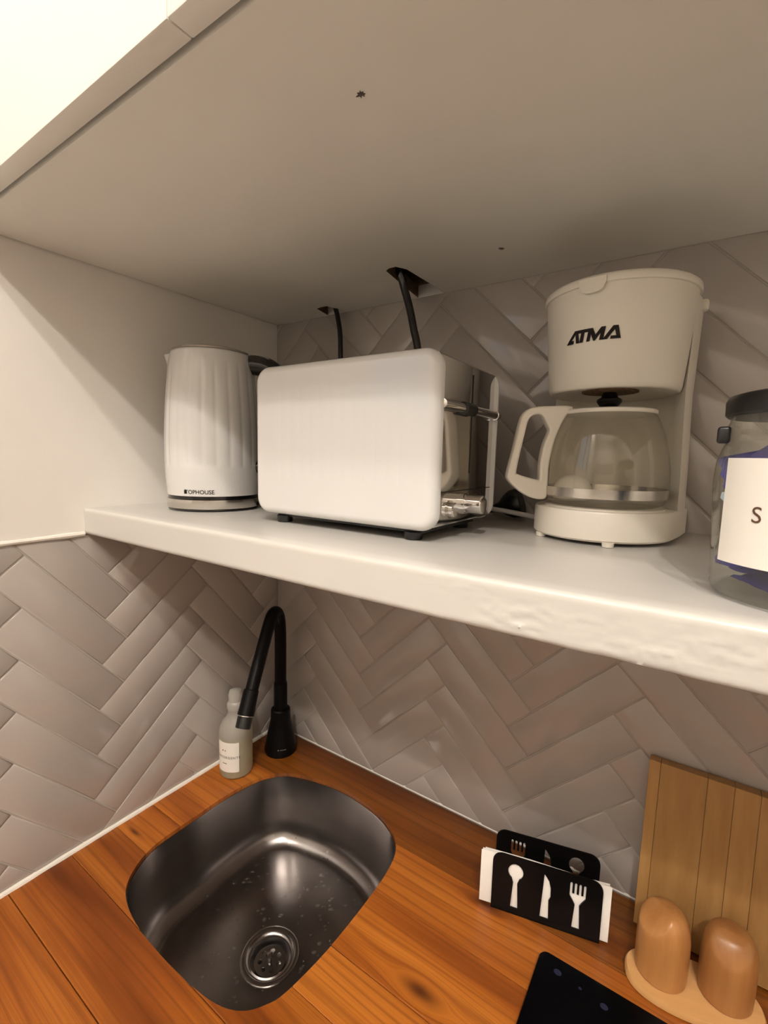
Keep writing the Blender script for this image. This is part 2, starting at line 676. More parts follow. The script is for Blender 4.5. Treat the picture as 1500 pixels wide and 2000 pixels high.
def inset(poly, d):
    """move every edge of a convex ccw polygon inwards"""
    n = len(poly)
    out = []
    for i in range(n):
        a, b, c = Vector(poly[i - 1]), Vector(poly[i]), Vector(poly[(i + 1) % n])
        e1, e2 = (b - a), (c - b)
        if e1.length < 1e-6 or e2.length < 1e-6:
            return None
        e1.normalize(); e2.normalize()
        n1, n2 = Vector((-e1.y, e1.x)), Vector((-e2.y, e2.x))
        k = 1 + n1.dot(n2)
        if k < 0.2:
            k = 0.2
        out.append(tuple(b + (n1 + n2) * (d / k)))
    return out if poly_area(out) > 1e-6 else None


def herringbone(parent, place, anchor, anchor_st, rot, W, L, rect, rng):
    """tiles as separate parts; place(a, z, depth) maps wall coordinates to the world"""
    n = 4
    u = Vector((cos(radians(45 + rot)), sin(radians(45 + rot))))
    v = Vector((cos(radians(-45 + rot)), sin(radians(-45 + rot))))
    O = Vector(anchor) - (u * anchor_st[0] + v * anchor_st[1]) * W
    gap = 0.0010
    count = 0
    R = 40
    cells = []
    for j in range(-R, R):
        for mm in range(-8, 8):
            s0 = -j + 2 * n * mm
            cells.append((s0, s0 + n, j, j + 1))
    for c in range(-R, R):
        for mm in range(-8, 8):
            t0 = n - c + 2 * n * mm
            cells.append((c, c + 1, t0, t0 + n))
    for s0, s1, t0, t1 in cells:
        g = gap / W
        poly = [O + (u * a + v * b) * W for a, b in ((s0 + g, t0 + g), (s1 - g, t0 + g), (s1 - g, t1 - g), (s0 + g, t1 - g))]
        poly = [(q.x, q.y) for q in poly]
        if poly_area(poly) < 0:
            poly.reverse()
        poly = clip(poly, *rect)
        if len(poly) < 3 or poly_area(poly) < 2e-5:
            continue
        top = inset(poly, 0.0016)
        mid = inset(poly, 0.0005)
        if not top or not mid or poly_area(top) < 1e-5:
            continue
        cx = sum(q[0] for q in poly) / len(poly)
        cz = sum(q[1] for q in poly) / len(poly)
        tx, tz, td = rng.uniform(-1, 1) * 0.0018, rng.uniform(-1, 1) * 0.0018, rng.uniform(-0.0002, 0.0002)
        dep = lambda q, d: d + td + (q[0] - cx) * tx + (q[1] - cz) * tz
        loops = [[place(q[0], q[1], 0.0) for q in poly], [place(q[0], q[1], dep(q, 0.0036)) for q in poly],
                 [place(q[0], q[1], dep(q, 0.0041)) for q in mid], [place(q[0], q[1], dep(q, 0.0046)) for q in top]]
        mbt = MB().loft(loops, False, True)
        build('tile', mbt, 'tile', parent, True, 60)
        count += 1
    return count


rng = random.Random(3)
# left wall: coordinates (y, z); the tiles were laid a little out of true
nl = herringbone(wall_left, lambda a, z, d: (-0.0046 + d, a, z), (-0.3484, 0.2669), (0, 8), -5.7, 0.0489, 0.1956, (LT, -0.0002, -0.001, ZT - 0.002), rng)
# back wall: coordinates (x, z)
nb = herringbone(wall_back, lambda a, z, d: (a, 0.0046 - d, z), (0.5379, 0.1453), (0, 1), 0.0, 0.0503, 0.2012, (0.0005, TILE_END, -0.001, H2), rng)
print('tiles', nl, nb)


def bead(name, pts, r):
    o = build(name, MB().tube(pts, [r * (1 + 0.25 * noise.noise(Vector(q) * 40)) for q in pts], 8), 'caulk')
    return tag(o, kind='structure')


def line_pts(a, b, n):
    a, b = Vector(a), Vector(b)
    return [a + (b - a) * i / n for i in range(n + 1)]


bead('trim_1', line_pts((0.001, SY - 0.001, ZT), (0.001, LT, ZT - 0.003), 24), 0.0034)
bead('trim_2', line_pts((0.001, -0.002, 0.0005), (0.001, LT, 0.0005), 60), 0.0042)
bead('trim_3', line_pts((0.005, 0.001, 0.0005), (1.2, 0.001, 0.0005), 60), 0.0020)

# ------------------------------------------------------------------ wall cabinet above
CX1 = 1.25
CY = -0.4685         # carcass front
cab = thing('wall_cabinet', 'off-white upper cabinet over the shelf, two cable notches cut in its underside', 'cabinet', (0.6, -0.24, H2))
# notches open to the wall: walk along the rear edge and in and out of each cut
outer = [(0.0036, CY), (CX1, CY), (CX1, -0.0026), (0.3675, -0.0012), (0.3660, -0.06), (0.3642, -0.1066), (0.3560, -0.1215), (0.345, -0.121), (0.3375, -0.1163),
         (0.329, -0.06), (0.321, -0.0012), (0.1760, -0.0012), (0.1713, -0.0265), (0.1663, -0.0420), (0.155, -0.0425), (0.1423, -0.0398), (0.1345, -0.0026), (0.0036, -0.0026)]
me = curve_fill('bottom_panel', [outer], 0.018)
for v in me.vertices:
    v.co.z += H2 + 0.009
me.materials.clear()
me.materials.append(M['cabinet'])
me.materials.append(M['chipboard'])
for f in me.polygons:
    c = f.center
    if abs(f.normal.z) < 0.5 and c.x > 0.05 and c.x < 0.5 and CY + 0.01 < c.y < -0.002:
        f.material_index = 1
link('bottom_panel', me, None, cab)
build('back_panel', MB().box(0.002, CX1, -0.010, -0.002, H2 + 0.018, 1.55), 'chipboard', cab, False)
build('side_panel', MB().box(0.002, 0.018, CY, -0.010, H2 + 0.018, 1.55), 'cabinet', cab, False)
build('side_panel', MB().box(CX1 - 0.016, CX1, CY, -0.010, H2 + 0.018, 1.55), 'cabinet', cab, False)
build('top_panel', MB().box(0.002, CX1, CY, -0.002, 1.55, 1.568), 'cabinet', cab, False)
for a, b in ((0.0036, 0.4344), (0.4350, 0.848), (0.850, CX1)):
    rbox('door', (a, b, -0.4891, CY - 0.0036, H2 + 0.0005, 1.566), 0.0012, 'cabinet', cab, 2)


def chip_mark(x, y, s, seed):
    r = random.Random(seed)
    pts = []
    for k in range(14):
        a = 2 * pi * k / 14
        q = s * (1.0 if k % 2 else 0.42) * r.uniform(0.6, 1.25)
        pts.append((x + q * cos(a), y + q * sin(a)))
    lo = [(a, b, H2 - 0.0006) for a, b in pts]
    hi = [(a, b, H2 + 0.001) for a, b in pts]
    o = build('screw_hole', MB().loft([lo, hi]), 'dirt', cab, False)
    return o


chip_mark(0.497, -0.3833, 0.0042, 4)
chip_mark(0.4942, -0.1028, 0.0036, 5)

# ------------------------------------------------------------------ shelf
SX1 = 1.25


def make_shelf():
    nx, prof = 900, []
    # profile (y, z, weight of the rough paint)
    prof = [(-0.001, ZSB, 0), (SY + 0.02, ZSB, 0), (SY + 0.003, ZSB, 0.6), (SY + 0.0008, ZSB + 0.0012, 1), (SY, ZSB + 0.004, 1)]
    for k in range(1, 14):
        prof.append((SY, ZSB + 0.004 + (ZS - 0.004 - ZSB - 0.004) * k / 14, 1))
    prof += [(SY, ZS - 0.0035, 0.5), (SY + 0.001, ZS - 0.001, 0.2), (SY + 0.0035, ZS, 0), (SY + 0.02, ZS, 0), (-0.001, ZS, 0)]
    loops = []
    for i in range(nx + 1):
        x = 0.0018 + (SX1 - 0.0018) * i / nx
        w = min(1.0, max(0.0, (x - 0.53) / 0.05))
        lp = []
        for y, z, q in prof:
            dy = dz = 0.0
            if q and w:
                tz = (ZS - z) / 0.037
                ridge = noise.noise(Vector((x * 70, z * 620, 1.3)))
                blob = noise.noise(Vector((x * 240, z * 420, 7.7)))
                patch = max(0.0, noise.noise(Vector((x * 17, z * 55, 3.1))) + 0.25)
                amp = patch * (0.35 + 0.65 * min(1, tz * 1.8))
                edge = min(1.0, 0.15 + max(0.0, z - ZSB - 0.002) / 0.008)
                dy = -w * q * amp * edge * (0.0023 * ridge + 0.0024 * max(0, blob) * min(1.0, (z - ZSB) / 0.008))
                if z < ZSB + 0.006:
                    dz = w * q * 0.0010 * noise.noise(Vector((x * 42, 2.0, 9.0)))
            lp.append((x, y + dy, z + dz))
        loops.append(lp)
    return MB().loft(loops)


shelf = build('wall_shelf', make_shelf(), 'shelf', None, True, 50)
tag(shelf, 'thick white painted shelf with rough chipped paint on its front edge', 'shelf')

# ------------------------------------------------------------------ countertop of planks with a sink cut-out
OPEN = [(0.0841, -0.3221), (0.0838, -0.262), (0.0848, -0.2003), (0.0930, -0.1480), (0.1090, -0.1147), (0.1418, -0.0888), (0.2254, -0.0690), (0.3050, -0.0745), (0.3560, -0.0930),
        (0.3830, -0.1200), (0.3935, -0.1600), (0.3962, -0.2200), (0.3945, -0.2888), (0.3870, -0.3475), (0.3780, -0.3694), (0.3617, -0.3880),
        (0.3334, -0.4000), (0.2845, -0.4054), (0.2241, -0.4065), (0.1663, -0.4018), (0.1240, -0.3884), (0.0985, -0.3610)]
SINK = closed_smooth(OPEN, 4)
THICK = 0.032
counter = thing('countertop', 'orange varnished pine plank countertop around the steel sink', 'countertop', (0.6, -0.3, 0))
cut_me = MB().loft([[(x, y, -0.1) for x, y in SINK], [(x, y, 0.1) for x, y in SINK]]).mesh('cutter', False)
cutter = bpy.data.objects.new('cutter', cut_me)
COL.objects.link(cutter)
PL = [-0.002, -0.111, -0.193, -0.2825, -0.341, -0.405, -0.480, -0.555, -0.62]
CTX = 1.25
for i in range(len(PL) - 1):
    a, b = PL[i], PL[i + 1]
    bm = rbox_bm(0.002, CTX, b + 0.0004, a - 0.0004, -THICK, 0.0004 * ((i * 7) % 3 - 1) * 0.5, 0.0007, 2)
    me = bpy.data.meshes.new('plank')
    bm.to_mesh(me)
    bm.free()
    o = bpy.data.objects.new('plank', me)
    COL.objects.link(o)
    if b < -0.06 and a > -0.41:
        md = o.modifiers.new('cut', 'BOOLEAN')
        md.operation = 'DIFFERENCE'
        md.solver = 'EXACT'
        md.object = cutter
        dg = bpy.context.evaluated_depsgraph_get()
        me2 = bpy.data.meshes.new_from_object(o.evaluated_get(dg))
        me2.name = 'plank'
        o.modifiers.clear()
        o.data = me2
        me = me2
    me.materials.clear()
    me.materials.append(M['dark_shaded_pine'] if i == 0 else M['pine'])
    o.parent = counter
    o.matrix_basis = counter.matrix_basis.inverted()
bpy.data.objects.remove(cutter)

# ------------------------------------------------------------------ sink
DC = (0.2595, -0.258)
sink = thing('kitchen_sink', 'small stainless steel sink bowl set into the wooden countertop', 'sink', (0.24, -0.236, -0.13))
SC = (0.24, -0.236)


def sl(s, z):
    return [(SC[0] + (x - SC[0]) * s, SC[1] + (y - SC[1]) * s, z) for x, y in SINK]


loops = [sl(1.035, -0.0335), sl(1.035, -0.0325), sl(1.0, -0.0325), sl(0.999, -0.030), sl(0.998, -0.006), sl(0.992, -0.006), sl(0.988, -0.010), sl(0.980, -0.05), sl(0.968, -0.085)]
for k in range(1, 9):
    a = pi / 2 * k / 8
    loops.append(sl(0.965 - 0.19 * (1 - cos(a)), -0.087 - 0.041 * sin(a)))
base = loops[-1]
for t in (0.25, 0.5, 0.75, 1.0):
    lp = []
    for q in base:
        d = Vector((q[0] - DC[0], q[1] - DC[1]))
        e = d.normalized() * 0.0405
        lp.append((DC[0] + d.x * (1 - t) + e.x * t, DC[1] + d.y * (1 - t) + e.y * t, -0.128 - 0.004 * t))
    loops.append(lp)
bowl_mb = MB().loft(loops, False, False)
bowl = build('basin', bowl_mb, 'steel', sink, True, 70)
ring = [(0.0415, -0.1325), (0.0415, -0.1308), (0.039, -0.1302), (0.0345, -0.1315), (0.0325, -0.1345), (0.0305, -0.1352), (0.0285, -0.134), (0.0270, -0.137), (0.0262, -0.150), (0.0, -0.151)]
build('drain_ring', MB().lathe(ring, DC, 48, cap0=False, cap1=False), 'drain_steel', sink)
holes = [[(0.0222 * cos(2 * pi * k / 40), 0.0222 * sin(2 * pi * k / 40)) for k in range(40)]]
for h in range(7):
    a = 2 * pi * h / 7 + 0.3
    holes.append([(0.0142 * cos(a) + 0.0034 * cos(2 * pi * k / 14), 0.0142 * sin(a) + 0.0034 * sin(2 * pi * k / 14)) for k in range(14)])
me = curve_fill('strainer', holes, 0.0012)
for v in me.vertices:
    v.co += Vector((DC[0], DC[1], -0.1415))
strainer = link('strainer', me, 'drain_steel', sink)
build('knob', MB().lathe([(0.0, -0.1405), (0.0035, -0.1405), (0.003, -0.137), (0.005, -0.134), (0.0055, -0.1318), (0.004, -0.1296), (0.0, -0.129)], DC, 20, cap0=False, cap1=False), 'drain_steel', strainer)

# water drops lying in the bowl
bvh = BVHTree.FromPolygons([Vector(v) for v in bowl_mb.v], [f for f in bowl_mb.f if len(f) == 4])
mb = MB()
rg = random.Random(11)
for k in range(230):
    if k < 70:
        x, y = rg.uniform(0.13, 0.36), rg.gauss(-0.115, 0.018)
    elif k < 120:
        x, y = rg.uniform(0.12, 0.33), rg.uniform(-0.26, -0.12)
    else:
        x, y = rg.uniform(0.11, 0.33), rg.uniform(-0.34, -0.12)
    hit = bvh.ray_cast(Vector((x, y, 0.0)), Vector((0, 0, -1)))
    if hit[0] is None or hit[1].z == 0 or abs(hit[1].z) < 0.5 or hit[0].z > -0.08:
        continue
    n = hit[1] if hit[1].z > 0 else -hit[1]
    t1 = n.orthogonal().normalized()
    t2 = n.cross(t1)
    r = rg.choice((0.0010, 0.0014, 0.0018, 0.0026))
    st = rg.uniform(1, 1.6)
    lps = []
    for rr, hh in ((1.0, 0.0), (0.92, 0.22), (0.65, 0.45), (0.25, 0.56)):
        lps.append([hit[0] + t1 * (r * rr * st * cos(2 * pi * q / 8)) + t2 * (r * rr * sin(2 * pi * q / 8)) + n * (r * hh + 0.0001) for q in range(8)])
    mb.loft(lps, True, True)
drops = build('water_droplets', mb, 'water', None, True, 80)
tag(drops, 'scattered water droplets lying on the steel sink bottom', 'water', None, 'stuff')

# ------------------------------------------------------------------ faucet
FX, FY = 0.0655, -0.0534
faucet = thing('kitchen_faucet', 'matt black gooseneck faucet standing in the corner behind the sink', 'faucet', (FX, FY, 0))
build('base', MB().lathe([(0.0, 0.0006), (0.031, 0.0006), (0.0318, 0.003), (0.0312, 0.010), (0.0275, 0.030), (0.0225, 0.050), (0.0195, 0.066), (0.0190, 0.082), (0.0185, 0.0865), (0.0165, 0.0885), (0.0, 0.0885)], (FX, FY), 40, cap0=False, cap1=False), 'matt_black', faucet)
build('collar', MB().lathe([(0.0, 0.086), (0.0131, 0.086), (0.0131, 0.138), (0.0124, 0.142), (0.0, 0.142)], (FX, FY), 28, cap0=False, cap1=False), 'matt_black', faucet)
fd = Vector((0.114 - FX, -0.185 - FY, 0)).normalized()
fp = lambda s, z: Vector((FX, FY, z)) + fd * s
path = bez([fp(0, 0.13), fp(0, 0.17), fp(0, 0.22), fp(0.001, 0.250), fp(0.006, 0.276), fp(0.018, 0.290), fp(0.034, 0.288), fp(0.048, 0.272), fp(0.070, 0.240), fp(0.106, 0.186), fp(0.121, 0.160)], 6)
build('spout', MB().tube(path, 0.0113, 20), 'matt_black', faucet, True, 60)
sdir = (fp(0.140, 0.128) - fp(0.106, 0.190)).normalized()
tip0 = fp(0.110, 0.1815)
build('spray_sleeve', MB().tube([tip0, tip0 + sdir * 0.001, tip0 + sdir * 0.030, tip0 + sdir * 0.041, tip0 + sdir * 0.042], [0.0118, 0.0130, 0.0136, 0.0142, 0.0132], 24), 'matt_black', faucet)
build('ring', MB().tube([tip0 + sdir * 0.0418, tip0 + sdir * 0.0433], 0.0128, 24), 'chrome', faucet)
build('aerator', MB().tube([tip0 + sdir * 0.0432, tip0 + sdir * 0.044, tip0 + sdir * 0.061, tip0 + sdir * 0.062], [0.0120, 0.0127, 0.0125, 0.0115], 24), 'black', faucet)
me = MB()
me.loft([[(0.0 + 0.0013 * cos(2 * pi * k / 12), 0.0013 * sin(2 * pi * k / 12), 0) for k in range(12)], [(0.0013 * cos(2 * pi * k / 12), 0.0013 * sin(2 * pi * k / 12), 0.0002) for k in range(12)]])
for (a, b, h) in ((0.003, 0.0045, 0.0006), (0.0052, 0.0070, 0.0006), (0.0078, 0.0096, 0.0007), (0.0103, 0.0122, 0.0006), (0.0128, 0.0146, 0.0006)):
    me.box(a, b, -h, h, 0, 0.0002)
mm = wrap(me.mesh('emblem', False), (FX, FY), interp([(0.0, 0.0318), (0.01, 0.0312), (0.03, 0.0275), (0.05, 0.0225)]), radians(-52), 0.017, 0.0003)
link('emblem', mm, 'grey_print', faucet)

# ------------------------------------------------------------------ soap bottle
BX, BY = 0.0453, -0.1452
bottle = thing('soap_bottle', 'translucent soap bottle with white label beside the faucet', 'bottle', (BX, BY, 0))
o = build('body', MB().lathe([(0, 0.0006), (0.024, 0.0006), (0.0285, 0.003), (0.0296, 0.008), (0.0296, 0.080), (0.0285, 0.089), (0.024, 0.099), (0.017, 0.108), (0.0135, 0.115), (0.0130, 0.124), (0, 0.124)], (BX, BY), 48, cap0=False, cap1=False), 'soap', bottle)
build('cap', MB().lathe([(0, 0.124), (0.0150, 0.124), (0.0150, 0.133), (0.0135, 0.136), (0.0120, 0.138), (0.0125, 0.150), (0.0105, 0.157), (0.005, 0.1595), (0, 0.160)], (BX, BY), 36, cap0=False, cap1=False), 'clear_cap', bottle)


def cyl_patch(c, r, az0, az1, z0, z1, n=20, t=0.0003, tilt=0.0):
    lps = []
    for k in range(n + 1):
        a = az0 + (az1 - az0) * k / n
        dz = tilt * (k / n)
        lps.append([(c[0] + q * cos(a), c[1] + q * sin(a), z + dz) for q, z in ((r, z0), (r + t, z0), (r + t, z1), (r, z1))])
    return MB().loft(lps)


LAZ = radians(-60)
lab = build('label', cyl_patch((BX, BY), 0.0298, LAZ - 0.95, LAZ + 0.55, 0.016, 0.072), 'paper', bottle)
txt = wrap(text_mesh('DETERGENTE', 0.0062, 0.0, 0.00008, 1.25), (BX, BY), lambda z: 0.0298, LAZ - 0.12, 0.042, 0.0006)
link('lettering', txt, 'grey_print', lab)
mb = MB()
mb.box(-0.010, -0.0078, 0.0, 0.003, 0, 0.0001).box(-0.0045, -0.003, 0, 0.003, 0, 0.0001)
mb.box(-0.010, -0.001, -0.0235, -0.0222, 0, 0.0001)
tag(link('small_print', wrap(mb.mesh('small_print', False), (BX, BY), lambda z: 0.0298, LAZ - 0.15, 0.0555, 0.0006), 'grey_print', lab), kind='stuff')

# ------------------------------------------------------------------ napkin holder with cutlery cut-outs
HO = Vector((0.5337, -0.1228, 0))
HA = atan2(-0.0908 + 0.1228, 0.6608 - 0.5337)
holder = thing('napkin_holder', 'black metal napkin holder with spoon, knife and fork cut-outs', 'napkin holder', HO, None, HA)
HW, HH = 0.131, 0.082


def cut_spoon(cx, flip=1):
    pts = []
    for k in range(17):
        a = radians(-60 + 300 * k / 16)
        pts.append((cx + 0.0094 * cos(a), 0.0610 + 0.0112 * sin(a)))
    return pts + [(cx - 0.0026, 0.045), (cx - 0.0046, 0.0095), (cx + 0.0046, 0.0095), (cx + 0.0026, 0.045)]


def cut_knife(cx):
    return [(cx - 0.0052, 0.0095), (cx + 0.0052, 0.0095), (cx + 0.0040, 0.036), (cx + 0.0062, 0.041), (cx + 0.0058, 0.054), (cx + 0.0035, 0.063), (cx - 0.0010, 0.0695), (cx - 0.0024, 0.071)]


def cut_fork(cx):
    pts = [(cx - 0.0046, 0.0095), (cx + 0.0046, 0.0095), (cx + 0.0026, 0.042), (cx + 0.0056, 0.0475), (cx + 0.0092, 0.053)]
    xs = 0.0092
    w = 0.0028
    step = (2 * xs - w) / 3
    for k in range(4):
        r = cx + xs - k * step
        l = r - w
        pts += [(r, 0.070), (r - 0.0008, 0.0715), (l + 0.0008, 0.0715), (l, 0.070)]
        if k < 3:
            pts += [(l, 0.057), (r - step, 0.057)]
    pts += [(cx - 0.0092, 0.053), (cx - 0.0056, 0.0475), (cx - 0.0026, 0.042)]
    return pts


def plate(order):
    out = [(0, 0.0006), (HW, 0.0006)]
    r = 0.013
    for k in range(9):
        a = radians(90 * k / 8)
        out.append((HW - r + r * cos(a), HH - r + r * sin(a)))
    for k in range(9):
        a = radians(90 + 90 * k / 8)
        out.append((r + r * cos(a), HH - r + r * sin(a)))
    xs = (0.029, 0.066, 0.103)
    cuts = [fn(x) for fn, x in zip(order, xs)]
    return [out] + cuts


def stand_plate(name, order, y):
    me = curve_fill(name, plate(order), 0.0018)
    for v in me.vertices:
        x, h, t = v.co
        v.co = (x, y + t, h)
    o = bpy.data.objects.new(name, me)
    COL.objects.link(o)
    me.materials.clear()
    me.materials.append(M['matt_black'])
    o.parent = holder
    return o


GAP = 0.040
stand_plate('front_plate', (cut_spoon, cut_knife, cut_fork), 0.0)
stand_plate('back_plate', (cut_fork, cut_knife, cut_spoon), GAP)
o = build('bottom_plate', MB().box(0.0, HW, -0.0009, GAP + 0.0009, 0.0006, 0.0022), 'matt_black', None, False)
o.parent = holder

# napkins: a small folded stack leaning behind the front plate
for k in range(4):
    mb = MB()
    lps = []
    nn = 18
    x0, x1 = -0.0155 + 0.0013 * k, 0.1405 - 0.0012 * (k % 2)
    for i in range(nn + 1):
        u = i / nn
        x = x0 + (x1 - x0) * u
        yc = 0.0030 + 0.0032 * k + 0.0005 * sin(u * 9 + k)
        top = 0.0760 - 0.0012 * k + 0.0010 * sin(u * 7 + 2 * k)
        th = 0.0013
        lps.append([(x, yc - th, 0.0031), (x, yc - th, top - 0.001), (x, yc, top), (x, yc + th, top - 0.001), (x, yc + th, 0.0031)])
    mb.loft(lps)
    o = build('paper_napkin', mb, 'napkin', None, True, 60)
    o.location = HO
    o.rotation_euler = (0, 0, HA)
    tag(o, ['frontmost white paper napkin, against the black front plate', 'second white paper napkin from the front in the black holder',
            'third white paper napkin from the front in the black holder', 'rearmost white paper napkin in the black holder'][k], 'napkin', 'folded white napkins in the black holder')

# ------------------------------------------------------------------ cutting board leaning on the wall
board = thing('cutting_board', 'pale glued-plank wooden cutting board leaning on the back wall', 'cutting board', (0.81, -0.03, 0))
edges = [0.692, 0.7045, 0.7530, 0.7790, 0.8030, 0.845, 0.885, 0.925]
tilt = math.atan2(0.0215, 0.213)
for i in range(len(edges) - 1):
    bm = rbox_bm(edges[i] + 0.00015, edges[i + 1] - 0.00015, -0.016, 0.0, 0.0, 0.213, 0.00035, 1)
    bmesh.ops.rotate(bm, verts=bm.verts, cent=(0, 0, 0), matrix=Matrix.Rotation(-tilt, 3, 'X'))
    bmesh.ops.translate(bm, verts=bm.verts, vec=(0, -0.0235, 0.0022))
    me = bpy.data.meshes.new('plank')
    bm.to_mesh(me)
    bm.free()
    link('plank', me, 'board', board)

# ------------------------------------------------------------------ shakers on a tray
tray_pts = []
for k in range(48):
    a = 2 * pi * k / 48
    x = 0.0665 * (abs(cos(a)) ** 0.85) * (1 if cos(a) >= 0 else -1)
    y = 0.0335 * (abs(sin(a)) ** 0.8) * (1 if sin(a) >= 0 else -1)
    tray_pts.append((x, y))
TR = (0.7555, -0.0905, 0.0)
TA = 0.22
tray = thing('shaker_tray', 'light wooden oval tray under the two wooden shakers', 'tray', TR, None, TA)
mb = MB().loft([[(x * s, y * s, z) for x, y in tray_pts] for s, z in ((0.965, 0.0006), (1.0, 0.002), (1.0, 0.0075), (0.975, 0.010))])
o = build('plate', mb, 'tray', None)
o.parent = tray


def shaker(name, label, c, r, h, az, slant):
    t = thing(name, label, 'shaker', (c[0], c[1], 0.0102), 'wooden salt and pepper shakers', az)
    loops = []
    prof = [(0.90, 0.0), (0.97, 0.002), (0.985, 0.006), (1.0, 0.02), (1.0, h * 0.55), (0.985, h * 0.66), (0.93, h * 0.78), (0.83, h * 0.88), (0.66, h * 0.955), (0.42, h * 0.99), (0.15, h)]
    prof = [(q.x, q.z) for q in bez([(s_, 0, z_) for s_, z_ in prof], 4)]
    for s, z in prof:
        lp = []
        for k in range(72):
            a = 2 * pi * k / 72
            x, y = r * s * cos(a), r * s * sin(a) * 0.96
            # a slanted facet is planed off the front of the dome
            zz = z
            lp.append((x, y, zz))
        loops.append(lp)
    mb = MB().loft(loops)
    # the dome is planed to a soft slanted face on one side
    n = Vector((-0.55, -0.45, 0.62)).normalized()
    d = n.dot(Vector((-0.34 * r, -0.34 * r, h * 0.86)))
    vv = []
    for q in mb.v:
        q = Vector(q)
        e = q.dot(n) - d
        if e > 0 and q.z > h * 0.3:
            q = q - n * (e * slant)
        vv.append(tuple(q))
    mb.v = vv
    o = build('body', mb, 'shaker', None, True, 75)
    o.parent = t
    return t


shaker('wooden_shaker', 'left wooden shaker with a slanted facet, nearer the napkin holder', (0.7245, -0.0930), 0.0262, 0.082, 0.0, 0.8)
shaker('wooden_shaker', 'right wooden shaker, farther from the napkin holder', (0.7850, -0.0785), 0.0262, 0.080, 0.9, 0.45)

# ------------------------------------------------------------------ cooktop
hob = thing('cooktop', 'black glass cooktop panel with rounded corner lying on the wood', 'cooktop', (0.75, -0.33, 0))
HX0, HX1, HY0, HY1 = 0.6055, 0.895, -0.505, -0.1435
o_pts = lambda e, r: [((HX0 + HX1) / 2 + x, (HY0 + HY1) / 2 + y) for x, y in rrect(HX1 - HX0 - 2 * e, HY1 - HY0 - 2 * e, r - e, 8)]
build('glass_top', MB().loft([[(x, y, z) for x, y in o_pts(e, 0.0095)] for e, z in ((0.0, 0.003), (0.0, 0.0065), (0.0008, 0.0075))]), 'glass_ceramic', hob)
build('housing', MB().loft([[(x, y, z) for x, y in o_pts(0.004, 0.0095)] for z in (0.0006, 0.003)]), 'black', hob)
for (x, y, s) in ((0.6285, -0.1605, 0.0042), (0.6780, -0.1665, 0.0040), (0.6530, -0.1630, 0.0018)):  # small dark bluish discs on the glass
    build('bluish_mark', MB().loft([[(x + s * cos(2 * pi * k / 20), y + s * 0.8 * sin(2 * pi * k / 20), z) for k in range(20)] for z in (0.0074, 0.0077)]), 'blue_mark', hob)

# ------------------------------------------------------------------ kettle
KC = (0.1118, -0.2296)
kettle = thing('electric_kettle', 'white fluted electric kettle with steel base ring near the left wall', 'kettle', (*KC, ZS))
ktab = [(0.5265, 0.0642), (0.56, 0.0665), (0.60, 0.0668), (0.65, 0.0646), (0.70, 0.0600), (0.724, 0.0562)]
kr = interp(ktab)


def smooth_prof(tab, n):
    P = bez([(r, 0, z) for z, r in tab], n)
    return [(p.x, p.z) for p in P]


def flute(r, z, a):
    t = min(1, max(0, (z - 0.566) / 0.004)) * min(1, max(0, (0.716 - z) / 0.03))
    return r - 0.0007 * t * (1 - abs(sin(a * 11))) ** 1.4 * 1.3 - 0.0003 * t


prof = [(0.0618, 0.5272), (0.0636, 0.5265)] + smooth_prof(ktab, 14) + [(0.0550, 0.7262), (0.053, 0.727)]
build('body', MB().lathe(prof, KC, 220, flute), 'enamel', kettle, True, 45)
build('gap_ring', MB().lathe([(0.061, 0.5212), (0.0632, 0.5212), (0.0632, 0.5272), (0.061, 0.5272)], KC, 64), 'black_gloss', kettle)
build('steel_ring', MB().lathe([(0.060, 0.5088), (0.0646, 0.5088), (0.0649, 0.5096), (0.0646, 0.5212), (0.060, 0.5212)], KC, 80), 'bright_steel', kettle)
build('foot', MB().lathe([(0.055, ZS + 0.0004), (0.0625, ZS + 0.0004), (0.0635, 0.5065), (0.063, 0.5090), (0.055, 0.5090)], KC, 64), 'black_gloss', kettle)
lid = build('lid', MB().lathe([(0.053, 0.7268), (0.0545, 0.7275), (0.0535, 0.7300), (0.048, 0.7318), (0.02, 0.7330), (0.0, 0.7332)], KC, 56, cap1=False), 'bright_steel', kettle)
hd = Vector((cos(radians(34)), sin(radians(34)), 0))
kp = lambda r, z: Vector((KC[0], KC[1], z)) + hd * r
hpath = bez([kp(0.046, 0.712), kp(0.062, 0.7145), (kp(0.082, 0.710)), kp(0.0985, 0.696), kp(0.105, 0.68), kp(0.104, 0.63), kp(0.096, 0.588), kp(0.080, 0.570), kp(0.062, 0.567)], 6)
build('handle', MB().tube(hpath, [0.0125 for i in range(len(hpath))], 16, [1.15 if i < 22 else 0.8 for i in range(len(hpath))]), 'black_gloss', kettle, True, 60)
build('handle_top', MB().tube([p + Vector((0, 0, 0.0128)) for p in hpath[1:14]], 0.0070, 12, 0.28), 'chrome', kettle, True, 60)
sd = Vector((cos(radians(214)), sin(radians(214)), 0))
sw = Vector((-sd.y, sd.x, 0))
lps = []
for z, out, w in ((0.690, 0.057, 0.004), (0.700, 0.0622, 0.010), (0.712, 0.0655, 0.0095), (0.7245, 0.0690, 0.017)):
    c = Vector((KC[0], KC[1], z))
    lps.append([c + sd * 0.048 - sw * w * 1.3, c + sd * (out - 0.004) - sw * w * 0.55, c + sd * out, c + sd * (out - 0.004) + sw * w * 0.55, c + sd * 0.048 + sw * w * 1.3])
build('spout', MB().loft(lps), 'enamel', kettle)
kt = text_mesh('TOPHOUSE', 0.0078, 0.0, 0.00008, 1.0)
wrap(kt, KC, kr, radians(-53.5), 0.5300, 0.0005)
link('lettering', kt, 'print', kettle)
mb = MB()
